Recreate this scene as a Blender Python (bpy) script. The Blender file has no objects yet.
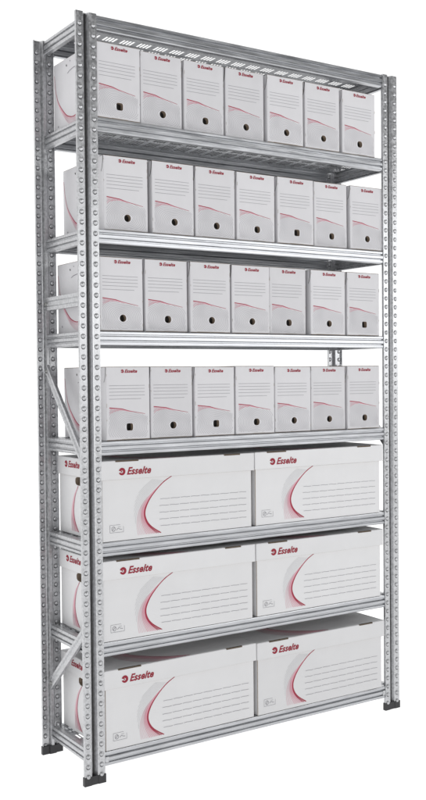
import bpy, math, random
from mathutils import Vector

random.seed(7)
sc = bpy.context.scene
COL = sc.collection
R = math.radians

# ------------------------------------------------------------------ camera
cam_d = bpy.data.cameras.new('camera')
cam = bpy.data.objects.new('camera', cam_d)
COL.objects.link(cam)
cam.location = (-1.4099, -2.9385, 1.3289)
cam.rotation_euler = (1.5471, 0.0092, -0.5785)
cam_d.sensor_fit = 'VERTICAL'
cam_d.sensor_height = 36.0
cam_d.lens = 36.0 * 1005.97 / 800.0
cam_d.clip_start = 0.05
cam_d.clip_end = 300
sc.camera = cam

# ------------------------------------------------------------------ studio light
world = bpy.data.worlds.new('World')
sc.world = world
world.use_nodes = True
nt = world.node_tree
bg = nt.nodes['Background']
tc = nt.nodes.new('ShaderNodeTexCoord')
sx = nt.nodes.new('ShaderNodeSeparateXYZ')
mr = nt.nodes.new('ShaderNodeMapRange')
mr.inputs['From Min'].default_value = -0.35
mr.inputs['From Max'].default_value = 0.10
mr.inputs['To Min'].default_value = 0.13
mr.inputs['To Max'].default_value = 1.12
nt.links.new(tc.outputs['Generated'], sx.inputs[0])
nt.links.new(sx.outputs['Y'], mr.inputs['Value'])
nt.links.new(mr.outputs[0], bg.inputs['Strength'])
bg.inputs['Color'].default_value = (1, 1, 1, 1)


def area(name, loc, target, sx_, sy_, power, col=(1, 1, 1)):
    d = bpy.data.lights.new(name, 'AREA')
    d.shape = 'RECTANGLE'
    d.size = sx_
    d.size_y = sy_
    d.energy = power
    d.color = col
    o = bpy.data.objects.new(name, d)
    COL.objects.link(o)
    o.location = loc
    o.rotation_euler = (Vector(target) - Vector(loc)).to_track_quat('-Z', 'Y').to_euler()
    return o


area('front_softbox', (3.0, -3.3, 2.0), (0.7, 0, 1.6), 3.4, 1.35, 49)
area('overhead_fill', (0.4, 0.3, 5.2), (0.4, 0.3, 0.0), 8.0, 6.0, 60)  # added fill from above, lifts the floor and the top
area('camera_side_fill', (-3.0, -3.9, 1.7), (0.8, 0, 1.3), 1.5, 2.2, 42)  # added fill near the camera, brightens the post channel walls

sc.view_settings.view_transform = 'Standard'
sc.view_settings.look = 'None'
sc.view_settings.exposure = 0
sc.view_settings.gamma = 1
try:
    sc.cycles.max_bounces = 8
    sc.cycles.diffuse_bounces = 4
except Exception:
    pass


# ------------------------------------------------------------------ materials
def principled(name, col, rough=0.5, metal=0.0):
    m = bpy.data.materials.new(name)
    m.use_nodes = True
    b = m.node_tree.nodes['Principled BSDF']
    b.inputs['Base Color'].default_value = (*col, 1)
    b.inputs['Roughness'].default_value = rough
    b.inputs['Metallic'].default_value = metal
    return m


def vary(m, scale, c0, c1, r0=None, r1=None, bump=0.0, stretch=(1, 1, 1), kind='noise', detail=4):
    t = m.node_tree
    b = t.nodes['Principled BSDF']
    co = t.nodes.new('ShaderNodeTexCoord')
    mp = t.nodes.new('ShaderNodeMapping')
    mp.inputs['Scale'].default_value = stretch
    t.links.new(co.outputs['Object'], mp.inputs[0])
    if kind == 'noise':
        n = t.nodes.new('ShaderNodeTexNoise')
        n.inputs['Scale'].default_value = scale
        n.inputs['Detail'].default_value = detail
        out = n.outputs['Fac']
    else:
        n = t.nodes.new('ShaderNodeTexVoronoi')
        n.inputs['Scale'].default_value = scale
        s = t.nodes.new('ShaderNodeSeparateXYZ')
        t.links.new(n.outputs['Color'], s.inputs[0])
        out = s.outputs[0]
    t.links.new(mp.outputs[0], n.inputs['Vector'])
    rp = t.nodes.new('ShaderNodeValToRGB')
    rp.color_ramp.elements[0].position = 0.25
    rp.color_ramp.elements[1].position = 0.75
    rp.color_ramp.elements[0].color = (*c0, 1)
    rp.color_ramp.elements[1].color = (*c1, 1)
    t.links.new(out, rp.inputs[0])
    t.links.new(rp.outputs[0], b.inputs['Base Color'])
    if r0 is not None:
        q = t.nodes.new('ShaderNodeMapRange')
        q.inputs['From Min'].default_value = 0.25
        q.inputs['From Max'].default_value = 0.75
        q.inputs['To Min'].default_value = r0
        q.inputs['To Max'].default_value = r1
        t.links.new(out, q.inputs['Value'])
        t.links.new(q.outputs[0], b.inputs['Roughness'])
    if bump:
        bn = t.nodes.new('ShaderNodeTexNoise')
        bn.inputs['Scale'].default_value = scale * 0.35
        bn.inputs['Detail'].default_value = 3
        t.links.new(mp.outputs[0], bn.inputs['Vector'])
        bp = t.nodes.new('ShaderNodeBump')
        bp.inputs['Strength'].default_value = bump
        bp.inputs['Distance'].default_value = 0.004
        t.links.new(bn.outputs['Fac'], bp.inputs['Height'])
        t.links.new(bp.outputs[0], b.inputs['Normal'])
    return m


def tone(m, amt=.05):
    """each carton from its own batch: a slightly different white"""
    t = m.node_tree
    b = t.nodes['Principled BSDF']
    src = b.inputs['Base Color'].links[0].from_socket
    oi = t.nodes.new('ShaderNodeObjectInfo')
    q = t.nodes.new('ShaderNodeMapRange')
    q.inputs['To Min'].default_value = 1 - amt
    q.inputs['To Max'].default_value = 1 + amt
    hs = t.nodes.new('ShaderNodeHueSaturation')
    t.links.new(oi.outputs['Random'], q.inputs['Value'])
    t.links.new(q.outputs[0], hs.inputs['Value'])
    t.links.new(src, hs.inputs['Color'])
    t.links.new(hs.outputs[0], b.inputs['Base Color'])


M = {}
M['galv'] = vary(principled('galvanised_steel', (.5, .5, .5), .38, 0.88), 150,
                 (.43, .435, .445), (.54, .545, .56), .31, .41, .10, kind='voronoi')
M['galv_beam'] = vary(principled('galvanised_beam', (.5, .5, .5), .35, 0.92), 30,
                      (.37, .378, .395), (.55, .56, .58), .27, .42, .42, stretch=(.35, 2.5, 2.5))
M['galv_deck'] = vary(principled('galvanised_deck', (.4, .4, .4), .45, 0.9), 40,
                      (.22, .225, .24), (.46, .47, .485), .22, .36, .8)
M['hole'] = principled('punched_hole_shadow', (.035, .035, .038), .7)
M['slot'] = principled('slot_shade_black', (.008, .008, .009), .6)  # black colour standing in for shade inside the post channel
M['plastic'] = vary(principled('black_plastic', (.02, .02, .022), .45), 60, (.016, .016, .018), (.035, .035, .038), .4, .6)
M['zinc'] = principled('zinc_bolt', (.55, .55, .53), .3, 1.0)
M['card'] = vary(principled('white_file_cardboard', (.6, .6, .62), .62), 14, (.60, .595, .613), (.64, .635, .655), .55, .7, .22)
M['card2'] = vary(principled('white_storage_cardboard', (.66, .66, .67), .6), 10, (.665, .665, .675), (.705, .705, .715), .5, .68, .30)
tone(M['card'], .045)
tone(M['card2'], .03)
M['kraft'] = vary(principled('brown_board_edge', (.25, .2, .15), .8), 60, (.20, .155, .115), (.32, .25, .19))
M['kraftdark'] = principled('brown_board_inside', (.10, .075, .055), .85)
M['scuff'] = principled('rubbed_board', (.36, .33, .30), .8)
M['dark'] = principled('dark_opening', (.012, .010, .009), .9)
M['crimson'] = principled('crimson_ink', (.27, .004, .022), .6)
M['crimson2'] = principled('deep_crimson_ink', (.34, .016, .05), .6)
M['crimson3'] = principled('dark_crimson_ink', (.30, .008, .03), .5)
M['pink'] = principled('pink_ink', (.62, .30, .36), .55)
M['pink2'] = principled('pale_pink_ink', (.66, .48, .52), .55)
M['grey'] = principled('grey_ink', (.20, .195, .22), .55)
M['grey3'] = principled('faint_grey_ink', (.41, .405, .43), .55)
M['grey2'] = principled('pale_grey_ink', (.31, .305, .33), .55)
# plain white floor with an added glow that washes out the contact shadow
M['floor'] = principled('glowing_white_floor', (.30, .30, .30), .7)
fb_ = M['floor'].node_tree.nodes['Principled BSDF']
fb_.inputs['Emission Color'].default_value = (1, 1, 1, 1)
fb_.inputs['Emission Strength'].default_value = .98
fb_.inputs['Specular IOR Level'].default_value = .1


# ------------------------------------------------------------------ mesh builder
class MB:
    def __init__(self):
        self.v, self.f, self.m, self.mats, self.sm = [], [], [], [], []

    def mi(self, name):
        if name not in self.mats:
            self.mats.append(name)
        return self.mats.index(name)

    def poly(self, pts, mat, smooth=False):
        n = len(self.v)
        self.v += [tuple(p) for p in pts]
        self.f.append(tuple(range(n, n + len(pts))))
        self.m.append(self.mi(mat))
        self.sm.append(smooth)

    def mesh(self, verts, faces, mat, smooth=False):
        n = len(self.v)
        self.v += [tuple(p) for p in verts]
        k = self.mi(mat)
        for f in faces:
            self.f.append(tuple(i + n for i in f))
            self.m.append(k)
            self.sm.append(smooth)

    def box(self, x0, x1, y0, y1, z0, z1, mat, skip='', ch=0.0):
        P = [(x0, y0, z0), (x1, y0, z0), (x1, y1, z0), (x0, y1, z0), (x0, y0, z1), (x1, y0, z1), (x1, y1, z1), (x0, y1, z1)]
        F = {'b': (3, 2, 1, 0), 't': (4, 5, 6, 7), 'f': (0, 1, 5, 4), 'k': (2, 3, 7, 6), 'l': (3, 0, 4, 7), 'r': (1, 2, 6, 5)}
        self.mesh(P, [F[k] for k in F if k not in skip], mat)

    def prism(self, outline, a0, a1, place, mat, caps=True):
        """outline: closed list of 2-D points; place(p, a) -> 3-D."""
        n = len(outline)
        V = [place(p, a0) for p in outline] + [place(p, a1) for p in outline]
        F = [(i, (i + 1) % n, n + (i + 1) % n, n + i) for i in range(n)]
        self.mesh(V, F, mat)

    def sheet(self, line, t, a0, a1, place, mat, closed_ends=True):
        """a folded sheet: open polyline in 2-D, thickness t, swept from a0 to a1"""
        L, Rr = offset(line, t)
        n = len(line)
        V = []
        for a in (a0, a1):
            V += [place(p, a) for p in L] + [place(p, a) for p in Rr]
        F = []
        for i in range(n - 1):
            F.append((i, i + 1, 2 * n + i + 1, 2 * n + i))
            F.append((n + i + 1, n + i, 3 * n + i, 3 * n + i + 1))
            F.append((i, n + i, n + i + 1, i + 1))
            F.append((2 * n + i, 2 * n + i + 1, 3 * n + i + 1, 3 * n + i))
        F.append((0, 2 * n, 3 * n, n))
        F.append((n - 1, 2 * n - 1, 4 * n - 1, 3 * n - 1))
        self.mesh(V, F, mat)

    def ribbon(self, pts, w, mat, place0, dash=None):
        """thin printed line along 2-D pts; w a number or a function of 0..1"""
        n = len(pts)
        self.rc = getattr(self, 'rc', 0) + 1
        rc = self.rc

        def place(p):
            q = Vector(place0(p))
            e = .000006 * rc
            o_ = (Vector(place0((p[0] + .001, p[1]))) - q).cross(Vector(place0((p[0], p[1] + .001))) - q)
            o_.normalize()
            # printed sides face -x, -y or +z
            if o_.x > .5 or o_.y > .5 or o_.z < -.5:
                o_ = -o_
            return tuple(q + o_ * e)
        fw = w if callable(w) else (lambda s: w)
        L = []
        for i, p in enumerate(pts):
            a = pts[max(0, i - 1)]
            b = pts[min(n - 1, i + 1)]
            dx, dy = b[0] - a[0], b[1] - a[1]
            d = math.hypot(dx, dy) or 1
            h = fw(i / max(1, n - 1)) / 2
            L.append(((p[0] - dy / d * h, p[1] + dx / d * h), (p[0] + dy / d * h, p[1] - dx / d * h)))
        for i in range(n - 1):
            if dash and dash(i):
                continue
            self.poly([place(L[i][1]), place(L[i + 1][1]), place(L[i + 1][0]), place(L[i][0])], mat)

    def build(self, name, parent=None, loc=(0, 0, 0), bevel=0.0):
        me = bpy.data.meshes.new(name)
        me.from_pydata(self.v, [], self.f)
        for k in self.mats:
            me.materials.append(M[k])
        for p, k, s in zip(me.polygons, self.m, self.sm):
            p.material_index = k
            p.use_smooth = s
        me.update()
        o = bpy.data.objects.new(name, me)
        COL.objects.link(o)
        o.location = loc
        if parent is not None:
            o.parent = parent
        return o


def offset(line, t):
    n = len(line)
    L, Rr = [], []
    for i in range(n):
        dirs = []
        if i > 0:
            dirs.append((line[i][0] - line[i - 1][0], line[i][1] - line[i - 1][1]))
        if i < n - 1:
            dirs.append((line[i + 1][0] - line[i][0], line[i + 1][1] - line[i][1]))
        ns = []
        for d in dirs:
            l = math.hypot(*d)
            ns.append((-d[1] / l, d[0] / l))
        if len(ns) == 2:
            mx, my = ns[0][0] + ns[1][0], ns[0][1] + ns[1][1]
            l = math.hypot(mx, my) or 1
            mx, my = mx / l, my / l
            c = max(.4, mx * ns[0][0] + my * ns[0][1])
            mx, my = mx / c, my / c
        else:
            mx, my = ns[0]
        L.append(line[i])
        Rr.append((line[i][0] + mx * t, line[i][1] + my * t))
    return L, Rr


def empty(name, loc, label=None, cat=None, group=None):
    o = bpy.data.objects.new(name, None)
    o.empty_display_size = .05
    COL.objects.link(o)
    o.location = loc
    if label:
        o['label'] = label
    if cat:
        o['category'] = cat
    if group:
        o['group'] = group
    return o


def spline(ctrl, n=10):
    """Catmull-Rom through the control points"""
    P = [ctrl[0]] + list(ctrl) + [ctrl[-1]]
    out = []
    for i in range(1, len(P) - 2):
        for k in range(n):
            t = k / n
            q = []
            for c in (0, 1):
                a, b, d, e = P[i - 1][c], P[i][c], P[i + 1][c], P[i + 2][c]
                q.append(.5 * (2 * b + (d - a) * t + (2 * a - 5 * b + 4 * d - e) * t * t + (3 * b - a - 3 * d + e) * t ** 3))
            out.append(tuple(q))
    out.append(ctrl[-1])
    return out


# lettering: mesh data of the word, normalised to unit width
def word_mesh(word, shear=.36, bold=.032):
    cu = bpy.data.curves.new('word', 'FONT')
    cu.body = word
    cu.shear = shear
    cu.offset = bold
    cu.size = 1
    cu.resolution_u = 3
    cu.space_character = 1.04
    o = bpy.data.objects.new('word', cu)
    COL.objects.link(o)
    dg = bpy.context.evaluated_depsgraph_get()
    dg.update()
    ev = o.evaluated_get(dg)
    me = ev.to_mesh()
    V = [(v.co.x, v.co.y) for v in me.vertices]
    F = [tuple(p.vertices) for p in me.polygons]
    ev.to_mesh_clear()
    bpy.data.objects.remove(o)
    bpy.data.curves.remove(cu)
    x0 = min(v[0] for v in V)
    x1 = max(v[0] for v in V)
    y0 = min(v[1] for v in V)
    y1 = max(v[1] for v in V)
    return [((x - x0) / (x1 - x0), (y - y0) / (y1 - y0)) for x, y in V], F


WORD = word_mesh('Esselte')


def logo(mb, u0, u1, v0, v1, place, mat='crimson'):
    """round emblem and the word, in the rectangle u0..u1, v0..v1"""
    h = v1 - v0
    r = h * .50
    cx, cy = u0 + r, (v0 + v1) / 2 - h * .03
    N = 20
    # open ring, broken on its left side, with a filled leaf-like core
    for i in range(N):
        a0 = math.pi * 2 * i / N + 3.5
        a1 = math.pi * 2 * (i + 1) / N + 3.5
        if i in (N - 1, N - 2):
            continue
        ri = r * (.52 - .25 * math.sin(math.pi * i / N))
        pts = [(cx + r * math.cos(a0), cy + r * math.sin(a0)), (cx + r * math.cos(a1), cy + r * math.sin(a1)),
               (cx + ri * math.cos(a1), cy + ri * math.sin(a1)), (cx + ri * math.cos(a0), cy + ri * math.sin(a0))]
        mb.poly([place(p) for p in pts], mat)
    core = [(cx - .42 * r, cy + .18 * r), (cx - .25 * r, cy - .2 * r), (cx + .05 * r, cy - .12 * r), (cx - .1 * r, cy + .24 * r)]
    mb.poly([place(p) for p in core], mat)
    w0 = u0 + 2 * r + h * .22
    V = [place((w0 + x * (u1 - w0), v0 + y * h)) for x, y in WORD[0]]
    mb.mesh(V, WORD[1], mat)


def face_with_hole(mb, u0, u1, v0, v1, cu, cv, ru, rv, place, mat, power=2.0, n=28):
    """a flat rectangle with a rounded hole; returns the hole's outline"""
    ring, outer = [], []
    angs = [2 * math.pi * i / n for i in range(n)]
    for c in ((u1, v1), (u0, v1), (u0, v0), (u1, v0)):
        angs.append(math.atan2(c[1] - cv, c[0] - cu) % (2 * math.pi))
    angs = sorted(angs)
    for a in angs:
        ca, sa = math.cos(a), math.sin(a)
        k = (abs(ca / ru) ** power + abs(sa / rv) ** power) ** (-1 / power)
        ring.append((cu + k * ca, cv + k * sa))
        t = 1e9
        if ca > 1e-9: t = min(t, (u1 - cu) / ca)
        if ca < -1e-9: t = min(t, (u0 - cu) / ca)
        if sa > 1e-9: t = min(t, (v1 - cv) / sa)
        if sa < -1e-9: t = min(t, (v0 - cv) / sa)
        outer.append((cu + t * ca, cv + t * sa))
    N = len(angs)
    for i in range(N):
        j = (i + 1) % N
        mb.poly([place(outer[i], 0), place(outer[j], 0), place(ring[j], 0), place(ring[i], 0)], mat)
    return ring


def cup(mb, ring, depth, place, wall, back):
    N = len(ring)
    for i in range(N):
        j = (i + 1) % N
        mb.poly([place(ring[i], 0), place(ring[j], 0), place(ring[j], depth), place(ring[i], depth)], wall)
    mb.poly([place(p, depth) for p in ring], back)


# ------------------------------------------------------------------ the ground
W, D, H, PW = 1.3833, 0.3457, 2.5, 0.0731
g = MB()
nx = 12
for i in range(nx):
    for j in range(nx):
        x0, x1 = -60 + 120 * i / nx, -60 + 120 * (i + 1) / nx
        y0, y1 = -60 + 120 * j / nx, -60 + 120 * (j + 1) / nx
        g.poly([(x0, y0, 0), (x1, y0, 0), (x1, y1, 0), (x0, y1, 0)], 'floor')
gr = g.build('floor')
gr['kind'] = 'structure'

# ------------------------------------------------------------------ shelving unit
rack = empty('shelving_unit', (0, 0, 0), 'tall galvanised steel shelving unit with eight shelves, punched posts and black plastic feet', 'shelving unit')
SHELF_Z = [.0975, .4578, .7873, 1.1192, 1.4795, 1.8107, 2.172, 2.4975]
BH = .0465


def post(x0, y0, sgn):
    """x0 left edge; flanges lie in the plane y0, the channel runs sgn * 20 mm from it; sgn=+1 front, -1 rear"""
    mb = MB()
    dy = .013 * sgn
    lip = .010 if sgn > 0 else -.010
    line = [(0, lip), (0, 0), (.0240, 0), (.0262, .0015 * sgn), (.0325, dy), (.0405, dy), (.0468, .0015 * sgn), (.0490, 0), (PW, 0), (PW, lip)]
    t = .0016 if sgn > 0 else -.0016
    mb.sheet(line, t, .006, H, lambda p, a: (x0 + p[0], y0 + p[1], a), 'galv')
    # pressed, punched bosses facing the front
    yb = y0 if sgn > 0 else y0 - .0016
    z = .030
    n = 10
    while z < H - .006:
        for cx in (.0125, PW - .0125):
            X = x0 + cx
            jx, jz = random.uniform(-.0004, .0004), random.uniform(-.0004, .0004)
            X += jx
            zz_ = z + jz
            sc_ = random.uniform(.94, 1.05)
            rings = [(.0078, 0, 0), (.0070, .0026, .0002), (.0048, .0044, .0006), (.0020, .0052, .0010)]
            V = []
            for rr, hh, up in rings:
                V += [(X + sc_ * rr * math.cos(2 * math.pi * i / n), yb - .0001 - hh, zz_ + up + sc_ * rr * math.sin(2 * math.pi * i / n)) for i in range(n)]
            F = [(k * n + i, k * n + (i + 1) % n, (k + 1) * n + (i + 1) % n, (k + 1) * n + i) for k in range(3) for i in range(n)]
            F.append(tuple(range(3 * n, 4 * n)))
            mb.mesh(V, F, 'galv', True)
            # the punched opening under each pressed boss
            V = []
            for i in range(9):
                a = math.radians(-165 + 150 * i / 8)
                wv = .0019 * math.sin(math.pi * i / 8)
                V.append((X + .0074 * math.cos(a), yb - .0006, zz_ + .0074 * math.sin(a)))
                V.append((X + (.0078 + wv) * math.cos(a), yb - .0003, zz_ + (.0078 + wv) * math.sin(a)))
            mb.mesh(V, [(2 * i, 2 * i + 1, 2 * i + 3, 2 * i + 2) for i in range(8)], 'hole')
        z += .0333
    po = mb.build('post', rack)
    # black strip put in for the shade deep in the channel
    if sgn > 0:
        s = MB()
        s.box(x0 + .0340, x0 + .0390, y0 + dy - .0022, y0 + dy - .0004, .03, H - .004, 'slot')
        s.build('channel_shade', po)
    # foot
    f = MB()
    e = .0022
    ol = [(-e, -e), (.0235, -e), (.025, -e + .002), (PW - .025, -e + .002), (PW - .0235, -e), (PW + e, -e), (PW + e, .0125),
          (.0500, .0125), (.0485, .0170), (.0246, .0170), (.0232, .0125), (-e, .0125)]
    ol = [(x0 + a, y0 + b * sgn) for a, b in ol]
    if sgn < 0:
        ol = ol[::-1]
    f.prism(ol, .0005, .029, lambda p, a: (p[0], p[1], a), 'plastic')
    f.poly([(a, b, .029) for a, b in ol], 'plastic')
    f.poly([(a, b, .0005) for a, b in ol][::-1], 'plastic')
    f.build('foot', po)
    return po


for x0 in (0, W - PW):
    post(x0, 0, 1)
    post(x0, D, -1)

# deck mesh with punched slots, shared by every shelf
XA, XB = .052, W - .052
YA, YB = .033, D - .033
mod = (XB - XA) / 19
xs = [XA]
slotcols = []
for i in range(19):
    b = XA + mod * i + .0095
    for k in range(4):
        s0 = b + .0124 * k
        xs += [s0, s0 + .0088]
        slotcols.append((s0, s0 + .0088))
xs.append(XB)
ys = [YA, .041, .112, .168, .212, .230, .292, YB]
slotrows = {1, 3, 5}


def deck():
    mb = MB()
    cols = [(xs[i], xs[i + 1]) for i in range(len(xs) - 1)]
    sl = set((round(a, 6), round(b, 6)) for a, b in slotcols)
    iss = [((round(a, 6), round(b, 6)) in sl) for a, b in cols]
    solid = {}
    for i, c in enumerate(cols):
        for j in range(len(ys) - 1):
            solid[i, j] = not (iss[i] and j in slotrows)
    t = -.0016
    for (i, j), s in solid.items():
        if not s:
            continue
        a, b = cols[i]
        c, d = ys[j], ys[j + 1]
        mb.poly([(a, c, 0), (b, c, 0), (b, d, 0), (a, d, 0)], 'galv_deck')
        mb.poly([(a, d, t), (b, d, t), (b, c, t), (a, c, t)], 'galv_deck')
        for di, dj, e in ((-1, 0, ((a, d), (a, c))), (1, 0, ((b, c), (b, d))), (0, -1, ((a, c), (b, c))), (0, 1, ((b, d), (a, d)))):
            if not solid.get((i + di, j + dj), False):
                p, q = e
                # slot edges are folded down a little
                dep = t
                mb.poly([(p[0], p[1], dep), (q[0], q[1], dep), (q[0], q[1], 0), (p[0], p[1], 0)], 'galv_deck')
    return mb


def profile():
    return [(.030, 0), (.0025, 0), (.0008, -.0008), (0, -.003), (0, -.0100), (.0055, -.0118), (.0055, -.0150), (.0005, -.0168),
            (-.0015, -.019), (-.0015, -.0285), (.0005, -.0300), (.0055, -.0316), (.0055, -.0346), (0, -.0364), (0, -.0435), (.0018, -.0462), (.020, -.0465)]


deck_mesh = None
for z in SHELF_Z:
    if deck_mesh is None:
        sh = deck().build('shelf', rack, (0, 0, z))
        deck_mesh = sh
        fb = MB()
        fb.sheet(profile(), .0014, PW + .0008, W - PW - .0008, lambda p, a: (a, .003 + p[0], p[1]), 'galv_beam')
        fb = fb.build('front_beam', sh)
        rb = MB()
        rb.sheet(profile(), .0014, PW + .0008, W - PW - .0008, lambda p, a: (a, D - .003 - p[0], p[1]), 'galv_beam')
        rb = rb.build('rear_beam', sh)
        rails = []
        for s in (0, 1):
            r_ = MB()
            X = (lambda u: .0345 + min(u, .0165)) if s == 0 else (lambda u: W - .0345 - min(u, .0165))
            r_.sheet(profile(), .0014, .0155, D - .0155, lambda p, a: (X(p[0]), a, p[1]), 'galv')
            rails.append(r_.build('side_rail', sh))
        clips = []
        for s in (0, 1):
            c_ = MB()
            X0 = PW + .002 if s == 0 else W - PW - .014
            c_.box(X0, X0 + .012, .0005, .0024, -.034, -.016, 'galv')
            clips.append(c_.build('end_clip', fb))
        proto = [sh, fb, rb] + rails
        pclips = clips
    else:
        c = sh0 = deck_mesh.copy()
        COL.objects.link(c)
        c.parent = rack
        c.location = (0, 0, z)
        for ch in proto[1:]:
            d = ch.copy()
            COL.objects.link(d)
            d.parent = c
            if ch is fb:
                pass


def strap(name, y0, z0, y1, z1, wd, side, depth=.010):
    """ribbed steel strap between the two posts of one end frame"""
    mb = MB()
    dy, dz = y1 - y0, z1 - z0
    L = math.hypot(dy, dz)
    uy, uz = dy / L, dz / L
    ny, nz = -uz, uy
    X = (lambda u: .0215 + u) if side == 0 else (lambda u: W - .0215 - u)
    h = wd / 2
    line = [(-h, depth), (-h + .0008, .0005), (-h + .003, 0), (-h * .45, 0), (-h * .3, .004), (h * .3, .004), (h * .45, 0), (h - .003, 0), (h - .0008, .0005), (h, depth)]
    mb.sheet(line, .0014, 0, L, lambda p, a: (X(p[1]), y0 + uy * a + ny * p[0], z0 + uz * a + nz * p[0]), 'galv')
    o = mb.build(name, rack)
    for e in (.012, L - .012):
        b = MB()
        n = 8
        cy, cz = y0 + uy * e, z0 + uz * e
        xa, xb = X(.004), X(-.0015)
        r = .006
        ra = [(xa, cy + r * math.cos(2 * math.pi * i / n), cz + r * math.sin(2 * math.pi * i / n)) for i in range(n)]
        rb_ = [(xb, p[1], p[2]) for p in ra]
        b.mesh(ra + rb_, [(i, (i + 1) % n, n + (i + 1) % n, n + i) for i in range(n)] + [tuple(range(n, 2 * n))], 'zinc')
        b.build('bolt', o)
    return o


for s in (0, 1):
    if s == 0:
        strap('horizontal_strut', .0160, 1.584, D - .016, 1.584, .046, s)
    strap('diagonal_brace', D - .020, 1.362, .020, 1.036, .034, s)
    if s == 0:
        strap('diagonal_brace', .020, .512, D - .020, .246, .034, s)


# ------------------------------------------------------------------ archive files
FW, FH, FD = .1640, .2430, .318


def clip_poly(pts, inside):
    seg, out = [], []
    for p in pts:
        if inside(p):
            seg.append(p)
        else:
            if len(seg) > 1:
                out.append(seg)
            seg = []
    if len(seg) > 1:
        out.append(seg)
    return out


def redline(u):
    """height of the red line on the front of a file, as fractions"""
    P = [(0, .449), (.066, .443), (.36, .424), (.508, .396), (.70, .372), (.885, .350), (1, .335)]
    for a, b in zip(P, P[1:]):
        if u <= b[0]:
            return a[1] + (b[1] - a[1]) * (u - a[0]) / (b[0] - a[0])
    return P[-1][1]


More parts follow.
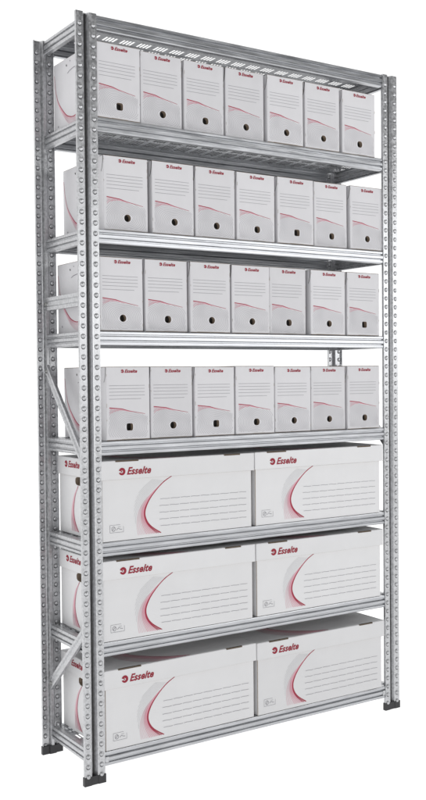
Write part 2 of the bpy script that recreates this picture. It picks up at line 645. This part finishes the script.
def make_file(var=0):
    ph = 1.7 * var
    slit = (1.0, .55, 1.35, .8)[var]
    root = empty('archive_box', (0, 0, 0))
    F = lambda p, d=0: (p[0], d, p[1])                    # front
    S = lambda p, d=0: (d, p[0], p[1])                    # left side (y, z)
    b = MB()
    w, h, dp = FW, FH, FD
    c = .0018
    hc = (w * .53, h * .175)
    ring = face_with_hole(b, c, w - c, c, h - c, hc[0], hc[1], .0122, .0122, lambda p, d: F(p, 0), 'card', power=(2.1, 2.6, 2.0, 4.5)[var])
    # carton with small chamfers along the front and top edges
    b.poly([(0, c, 0), (0, dp, 0), (0, dp, h - c), (0, c, h - c)][::-1], 'card')
    b.poly([(w, c, 0), (w, dp, 0), (w, dp, h - c), (w, c, h - c)], 'card')
    b.poly([(0, dp, 0), (w, dp, 0), (w, dp, h - c), (0, dp, h - c)][::-1], 'card')
    b.poly([(c, c, h), (w - c, c, h), (w - c, dp - c, h), (c, dp - c, h)], 'card')
    b.poly([(0, c, 0), (w, c, 0), (w, dp, 0), (0, dp, 0)][::-1], 'card')
    b.poly([(c, 0, c), (c, 0, h - c), (0, c, h - c), (0, c, 0)], 'card')
    b.poly([(w - c, 0, c), (w, c, 0), (w, c, h - c), (w - c, 0, h - c)], 'card')
    b.poly([(c, 0, c), (0, c, 0), (w, c, 0), (w - c, 0, c)], 'kraft')
    b.poly([(c, 0, h - c), (w - c, 0, h - c), (w - c, c, h), (c, c, h)], 'kraft')
    b.poly([(0, c, h - c), (c, c, h), (c, dp - c, h), (0, dp, h - c)][::-1], 'kraft')
    b.poly([(w, c, h - c), (w - c, c, h), (w - c, dp - c, h), (w, dp, h - c)], 'card')
    b.poly([(0, dp, h - c), (w, dp, h - c), (w - c, dp - c, h), (c, dp - c, h)], 'card')
    b.poly([(0, c, h - c), (c, 0, h - c), (c, c, h)], 'card')
    b.poly([(w, c, h - c), (w - c, 0, h - c), (w - c, c, h)], 'card')
    o = -.0004
    P = lambda p: (p[0], o, p[1])
    Q = lambda p: (o, p[0], p[1])
    # writing lines
    for k, zf in enumerate((.742, .700, .655, .610, .560)):
        x1 = .885 if k != 4 else .80
        pts = [(w * (.066 + (x1 - .066) * i / 30), h * zf) for i in range(31)]
        b.ribbon(pts, .0014, 'grey2', P)
    # red line and its hatching
    pts = [(w * (.066 + .82 * i / 40), h * redline(.066 + .82 * i / 40)) for i in range(41)]
    b.ribbon(pts, lambda s: .0030 * (1 - .6 * s), 'crimson2', P)
    for k in range(7):
        dz = .0034 * (k + 1)
        e = .62 - .075 * k
        seg = [(w * (.07 + (e - .07) * i / 30), h * redline(.07 + (e - .07) * i / 30) * (1) - dz * (1 - .8 * i / 30)) for i in range(31)]
        b.ribbon(seg, .0010, ('pink', 'pink', 'pink2')[min(k // 3, 2)], P)
    # contour rings round the finger hole
    for k in range(16):
        r = .0185 + .0052 * k
        pts = []
        for i in range(73):
            a = 2 * math.pi * i / 72
            rr = r * (1 + .05 * math.sin(3 * a + .35 * k + ph) + .03 * math.sin(5 * a - .2 * k + ph))
            pts.append((hc[0] + rr * 1.12 * math.cos(a), hc[1] + rr * .84 * math.sin(a)))
        for seg in clip_poly(pts, lambda q: w * .05 < q[0] < w * .955 and h * .03 < q[1] < h * (redline(q[0] / w) - .012)):
            b.ribbon(seg, .0012, 'grey3', P)
    # opening slit of the lid, near the front of the left side
    b.ribbon(spline([(.0022, h - .002), (.0040, h - .022), (.0085, h - .040), (.0150, h - .052)], 5), lambda s: (.0036 - .002 * s) * slit, 'dark', Q)
    # rubbed corners and a faint scuff
    rs = random.Random(50 + var)
    for q in range(5):
        u = rs.choice((.0015, w - .0015))
        v0 = rs.uniform(.02, .95) * h
        b.ribbon([(u, v0), (u + rs.uniform(-.0004, .0004), v0 + rs.uniform(.004, .014))], .0016, 'scuff', P)
    b.ribbon([(w * rs.uniform(.1, .8), .0022), (w * rs.uniform(.1, .9), .0018)], .0018, 'scuff', P)
    # long arc and marks on the left side
    arc = spline([(.314, .205), (.303, .150), (.280, .104), (.229, .058), (.195, .042), (.160, .037), (.125, .047), (.100, .062)], 8)
    b.ribbon(arc, .0030, 'crimson2', Q)
    for k in range(1, 9):
        seg = [(y, z - .0036 * k * (1 - abs(y - .17) / .16)) for y, z in arc if abs(y - .17) < .15 and z - .0036 * k > .006]
        if len(seg) > 2:
            b.ribbon(seg, .0012, 'pink' if k < 4 else 'pink2', Q)
    b.ribbon([(.218, .221), (.214, .215)], .005, 'dark', Q)
    b.ribbon([(.190, .229), (.187, .226)], .004, 'grey', Q)
    b.ribbon([(.209, .190), (.190, .196), (.161, .199), (.120, .197)], .0022, 'grey', Q)
    b.ribbon([(.286, .028), (.284, .022)], .005, 'grey', Q)
    b.build('carton', root)
    hl = MB()
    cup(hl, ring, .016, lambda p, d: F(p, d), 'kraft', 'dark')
    hl.build('finger_hole', root)
    lg = MB()
    logo(lg, w * .335, w * .715, h * .915, h * .962, lambda p: (p[0], -.0008, p[1]))
    lg.build('logo', root)
    return root


rows_x = {
    0: [(.0715, .2355), (.243, .405), (.413, .575), (.583, .749), (.759, .921), (.932, 1.097), (1.112, 1.277)],
    1: [(.101, .265), (.280, .445), (.453, .616), (.625, .791), (.801, .968), (.979, 1.140), (1.150, 1.312)],
    2: [(.079, .241), (.253, .418), (.425, .589), (.598, .763), (.769, .936), (.952, 1.117), (1.129, 1.293)],
    3: [(.096, .259), (.266, .432), (.439, .605), (.611, .780), (.787, .951), (.957, 1.123), (1.129, 1.293)],
}
row_name = ['on the topmost loaded shelf', 'in the second row from the top', 'in the third row from the top', 'in the row above the big boxes']
pos_name = ['leftmost of the seven', 'second from the left', 'third from the left', 'middle one of the seven',
            'third from the right', 'second from the right', 'rightmost of the seven']


def copy_thing(root):
    r = root.copy()
    COL.objects.link(r)
    for ch in root.children:
        c = ch.copy()
        COL.objects.link(c)
        c.parent = r
        for gch in ch.children:
            d = gch.copy()
            COL.objects.link(d)
            d.parent = c
    return r


protos = [make_file(v) for v in range(4)]
used = set()
order = [3, 0, 1, 2, 0, 2, 1, 0, 2, 0, 1, 3, 1, 0, 2, 1, 0, 2, 1, 0, 3, 3, 0, 3, 1, 2, 0, 1]
for r_ in range(4):
    z = SHELF_Z[6 - r_] + .0012
    for k, (a, b_) in enumerate(rows_x[r_]):
        v = order[r_ * 7 + k]
        o = copy_thing(protos[v]) if v in used else protos[v]
        used.add(v)
        cxm = (a + b_) / 2
        rz = R(random.uniform(-.9, .6))
        sxk = (b_ - a) / FW
        o.scale = (sxk, 1, 1 + random.uniform(-.006, .006))
        o.rotation_euler = (0, R(random.uniform(-.15, .15)), rz)
        o.location = (a, .0115 + random.uniform(-.005, .008), z)
        o['label'] = 'narrow white archive box, %s %s' % (pos_name[k], row_name[r_])
        o['category'] = 'archive box'
        o['group'] = 'narrow white archive boxes on the upper four loaded shelves'

# ------------------------------------------------------------------ storage boxes
BL, BD, BHB = .598, .325, .262
INNER = [(.266, .2015), (.234, .184), (.202, .157), (.174, .123), (.160, .089), (.165, .061), (.184, .037), (.222, .012)]
OUTER = [(.266, .2015), (.226, .181), (.187, .152), (.152, .118), (.134, .086), (.129, .058), (.130, .034), (.134, .012)]


def resample(ctrl, n):
    P = spline(ctrl, 12)
    L = [0]
    for a, b in zip(P, P[1:]):
        L.append(L[-1] + math.hypot(b[0] - a[0], b[1] - a[1]))
    out = []
    for i in range(n):
        t = L[-1] * i / (n - 1)
        j = 0
        while j < len(L) - 2 and L[j + 1] < t:
            j += 1
        f = (t - L[j]) / max(1e-9, L[j + 1] - L[j])
        out.append((P[j][0] + (P[j + 1][0] - P[j][0]) * f, P[j][1] + (P[j + 1][1] - P[j][1]) * f))
    return out


def crescent(mb, inner, outer, place, n=60):
    I = resample(inner, n)
    O = resample(outer, n)

    def mix(f):
        return [(a[0] + (b[0] - a[0]) * f, a[1] + (b[1] - a[1]) * f) for a, b in zip(I, O)]
    A, B = mix(0), mix(.07)
    for i in range(n - 1):
        mb.poly([place(q) for q in (A[i], A[i + 1], B[i + 1], B[i])], 'crimson2')
    mb.ribbon(I, lambda s: .0024 + .0022 * math.sin(math.pi * min(1, s * 1.1)), 'crimson3', place)
    for k in range(13):
        f = .12 + .88 * k / 12
        mid = mix(f)
        s0 = int(n * (.05 + .40 * f))
        mat = 'crimson2' if k <= 1 else ('pink' if k <= 7 else 'pink2')
        mb.ribbon(mid[s0:], lambda s, k=k: (.0006 + .0020 * s) * (1 - .02 * k), mat, place)
    # grey fan beyond the crescent
    for k in range(1, 8):
        off = .0052 * k
        mid = [(b[0] - off - .3 * off * (1 - i / n), b[1] + .2 * off) for i, b in enumerate(O)]
        s0 = int(n * .12)
        e = int(n * (.92 - .07 * k))
        mb.ribbon([q for q in mid[s0:e] if q[1] < .2], .0006, 'grey3', place)


def make_storage():
    root = empty('storage_box', (0, 0, 0))
    b = MB()
    L, dp, h = BL, BD, BHB - .003
    c = .0015
    S = lambda p, d=0: (d, p[0], p[1])
    # side face with a hand hole, remaining faces plain
    ring = face_with_hole(b, c, dp, 0, h, .166, .186, .033, .0145, lambda p, d: (0, p[0], p[1]), 'card2', power=3.2)
    b.poly([(c, 0, 0), (L - c, 0, 0), (L - c, 0, h), (c, 0, h)], 'card2')
    b.poly([(0, c, 0), (c, 0, 0), (c, 0, h), (0, c, h)], 'kraft')
    b.poly([(L - c, 0, 0), (L, c, 0), (L, c, h), (L - c, 0, h)], 'kraft')
    b.poly([(L, c, 0), (L, dp, 0), (L, dp, h), (L, c, h)], 'card2')
    b.poly([(0, dp, 0), (0, dp, h), (L, dp, h), (L, dp, 0)], 'card2')
    b.poly([(0, c, 0), (0, dp, 0), (L, dp, 0), (L, c, 0), (L - c, 0, 0), (c, 0, 0)], 'kraft')
    o = -.0004
    P = lambda p: (p[0], o, p[1])
    Q = lambda p: (o, dp - p[0], p[1])     # left side read from its rear edge
    crescent(b, INNER, OUTER, P)
    # writing lines, slightly broken
    for k, zf in enumerate((.1265, .104, .081, .058, .0355)):
        x0 = .216 + (.004 if k in (0, 4) else 0)
        for q in range(9):
            a = x0 + q * .0405
            e = min(a + .037, .575)
            if a < .57:
                b.ribbon([(a, zf), (a + .012, zf + .0006), (a + .025, zf - .0006), (e, zf)], .0015, 'grey2', P)
    # little care symbol
    x0, x1, z0, z1 = .028, .078, .028, .053
    b.ribbon([(x0, z0), (x1, z0)], .0009, 'grey', P)
    b.ribbon([(x0, z1), (x1 - .012, z1)], .0009, 'grey', P)
    b.ribbon([(x0, z0), (x0, z1)], .0009, 'grey', P)
    b.ribbon([(x1, z0), (x1, z1 - .006)], .0009, 'grey', P)
    for i in range(10):
        a0, a1 = 2 * math.pi * i / 10, 2 * math.pi * (i + 1) / 10
        b.ribbon([(x0 + .013 + .0065 * math.cos(a0), .040 + .0075 * math.sin(a0)), (x0 + .013 + .0065 * math.cos(a1), .040 + .0075 * math.sin(a1))], .0014, 'grey', P)
    b.ribbon([(x0 + .009, .036), (x0 + .017, .045)], .0014, 'grey', P)
    b.ribbon([(x0 + .024, .036), (x0 + .030, .042), (x0 + .037, .038), (x0 + .044, .037)], .0016, 'grey', P)
    b.ribbon([(x0 + .030, .046), (x0 + .040, .046)], .0009, 'grey', P)
    # arc on the left side
    crs = [(.150, .170), (.128, .140), (.116, .108), (.112, .080), (.120, .050), (.136, .026), (.150, .012)]
    cro = [(.150, .170), (.121, .140), (.104, .108), (.096, .080), (.094, .050), (.096, .026), (.100, .012)]
    I, O = resample(crs, 30), resample(cro, 30)
    b.ribbon(I, .0030, 'crimson2', Q)
    for k in range(1, 7):
        f = k / 6
        mid = [(a[0] + (d_[0] - a[0]) * f, a[1] + (d_[1] - a[1]) * f) for a, d_ in zip(I, O)]
        b.ribbon(mid[int(2 + 3 * f):], .0030, 'pink' if k < 4 else 'pink2', Q)
    b.build('carton', root)
    hl = MB()
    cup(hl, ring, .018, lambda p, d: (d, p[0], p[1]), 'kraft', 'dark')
    hl.build('hand_hole', root)

    # lid
    l = MB()
    lx0, lx1, ly0, ly1, lz0, lz1 = -.0050, L + .0105, -.0055, dp + .004, .2030, .2655
    t = .003
    cc = .0018
    l.poly([(lx0 + cc, ly0, lz0), (lx1 - cc, ly0, lz0), (lx1 - cc, ly0, lz1 - cc), (lx0 + cc, ly0, lz1 - cc)], 'card2')
    l.poly([(lx0, ly1, lz0), (lx0, ly0 + cc, lz0), (lx0, ly0 + cc, lz1 - cc), (lx0, ly1, lz1 - cc)], 'card2')
    l.poly([(lx1, ly0 + cc, lz0), (lx1, ly1, lz0), (lx1, ly1, lz1 - cc), (lx1, ly0 + cc, lz1 - cc)], 'card2')
    l.poly([(lx1, ly1, lz0), (lx0, ly1, lz0), (lx0, ly1, lz1 - cc), (lx1, ly1, lz1 - cc)], 'card2')
    l.poly([(lx0 + cc, ly0, lz0), (lx0 + cc, ly0, lz1 - cc), (lx0, ly0 + cc, lz1 - cc), (lx0, ly0 + cc, lz0)], 'card2')
    l.poly([(lx1 - cc, ly0, lz0), (lx1, ly0 + cc, lz0), (lx1, ly0 + cc, lz1 - cc), (lx1 - cc, ly0, lz1 - cc)], 'card2')
    # crowned top: the middle of the board sags a little
    nx_, ny_ = 10, 6
    ax0, ax1, ay0, ay1 = lx0 + cc, lx1 - cc, ly0 + cc, ly1 - cc
    def tz(u, v):
        return lz1 - .0035 * math.sin(math.pi * u) * math.sin(math.pi * v)
    V = [(ax0 + (ax1 - ax0) * i / nx_, ay0 + (ay1 - ay0) * j / ny_, tz(i / nx_, j / ny_)) for j in range(ny_ + 1) for i in range(nx_ + 1)]
    Fc = [(j * (nx_ + 1) + i, j * (nx_ + 1) + i + 1, (j + 1) * (nx_ + 1) + i + 1, (j + 1) * (nx_ + 1) + i) for j in range(ny_) for i in range(nx_)]
    l.mesh(V, Fc, 'card2', True)
    l.poly([(lx0 + cc, ly0, lz1 - cc), (lx1 - cc, ly0, lz1 - cc), (ax1, ay0, lz1), (ax0, ay0, lz1)], 'card2')
    l.poly([(lx0, ly1, lz1 - cc), (lx0, ly0 + cc, lz1 - cc), (ax0, ay0, lz1), (ax0, ay1, lz1)], 'card2')
    l.poly([(lx1, ly0 + cc, lz1 - cc), (lx1, ly1, lz1 - cc), (ax1, ay1, lz1), (ax1, ay0, lz1)], 'card2')
    l.poly([(lx0, ly0 + cc, lz1 - cc), (lx0 + cc, ly0, lz1 - cc), (ax0, ay0, lz1)], 'card2')
    l.poly([(lx1 - cc, ly0, lz1 - cc), (lx1, ly0 + cc, lz1 - cc), (ax1, ay0, lz1)], 'card2')
    # underside rim of the board
    l.box(lx0 + .0002, lx1 - .0002, ly0 + .0002, -.0008, lz0 - .0002, lz0 + .0010, 'kraft')
    l.box(lx0 + .0002, -.0008, -.0006, ly1, lz0 - .0002, lz0 + .0010, 'kraft')
    l.box(L + .0008, lx1 - .0002, -.0006, ly1, lz0 - .0002, lz0 + .0010, 'kraft')
    # locking slots along the top front edge
    for a, e in ((.048, .135), (.478, .546)):
        l.box(a, e, ly0 - .0004, ly0 + .0055, lz1 - .0046, lz1 + .0004, 'kraftdark')
        l.box(a + .004, e - .004, ly0 + .0008, ly0 + .0045, lz1 + .0003, lz1 + .0008, 'dark')
    # arc printed on the lid's top
    T = lambda p: (p[0], p[1], lz1 + .0006 - .0035 * math.sin(math.pi * min(1, max(0, (p[0] - ax0) / (ax1 - ax0)))) * math.sin(math.pi * min(1, max(0, (p[1] - ay0) / (ay1 - ay0)))))
    I = resample([(.330, .002), (.280, .022), (.238, .050), (.200, .085), (.168, .125), (.156, .170), (.165, .220)], 40)
    O = resample([(.205, .002), (.165, .022), (.135, .050), (.115, .085), (.105, .125), (.105, .170), (.115, .220)], 40)
    T2 = lambda p: (p[0], p[1], T(p)[2] + .0004)
    l.ribbon(I, .0045, 'crimson2', T2)
    for k in range(1, 10):
        f = k / 9
        mid = [(a[0] + (d_[0] - a[0]) * f, a[1] + (d_[1] - a[1]) * f) for a, d_ in zip(I, O)]
        l.ribbon(mid, .0060 - .0002 * k, 'pink' if k < 5 else 'pink2', T)
    lid = l.build('lid', root)
    lg = MB()
    logo(lg, .0600, .1830, .2170, .2420, lambda p: (p[0], ly0 - .0006, p[1] - .05 * (p[0] - .06) * 0))
    lg.build('logo', lid)
    sg = MB()
    logo(sg, .054, .172, .2300, .2530, lambda p: (lx0 - .0006, dp - p[0], p[1]))
    sg.build('logo', lid)
    return root


levels = ['upper large box row', 'middle large box row', 'bottom shelf row']
st0 = make_storage()
first = True
for k in range(3):
    z = SHELF_Z[2 - k] + .0012
    for j, x in enumerate((.0745, .6915)):
        o = st0 if first else copy_thing(st0)
        first = False
        o.location = (x + random.uniform(-.001, .001) + (.004 if k == 2 and j == 0 else 0), .004 + random.uniform(0, .003), z)
        o.rotation_euler = (0, 0, R(random.uniform(-.30, .25)))
        for ch in o.children:
            if ch.name.startswith('lid'):
                ch.location = (random.uniform(-.0008, .0008), random.uniform(-.0012, .0008), random.uniform(-.001, .0015))
                ch.rotation_euler = (R(random.uniform(-.12, .12)), R(random.uniform(-.16, .16)), R(random.uniform(-.15, .15)))
        o['label'] = 'large lidded storage box with red arc, %s in the %s' % (('left one', 'right one')[j], levels[k])
        o['category'] = 'storage box'
        o['group'] = 'large white lidded boxes on the lower shelves'
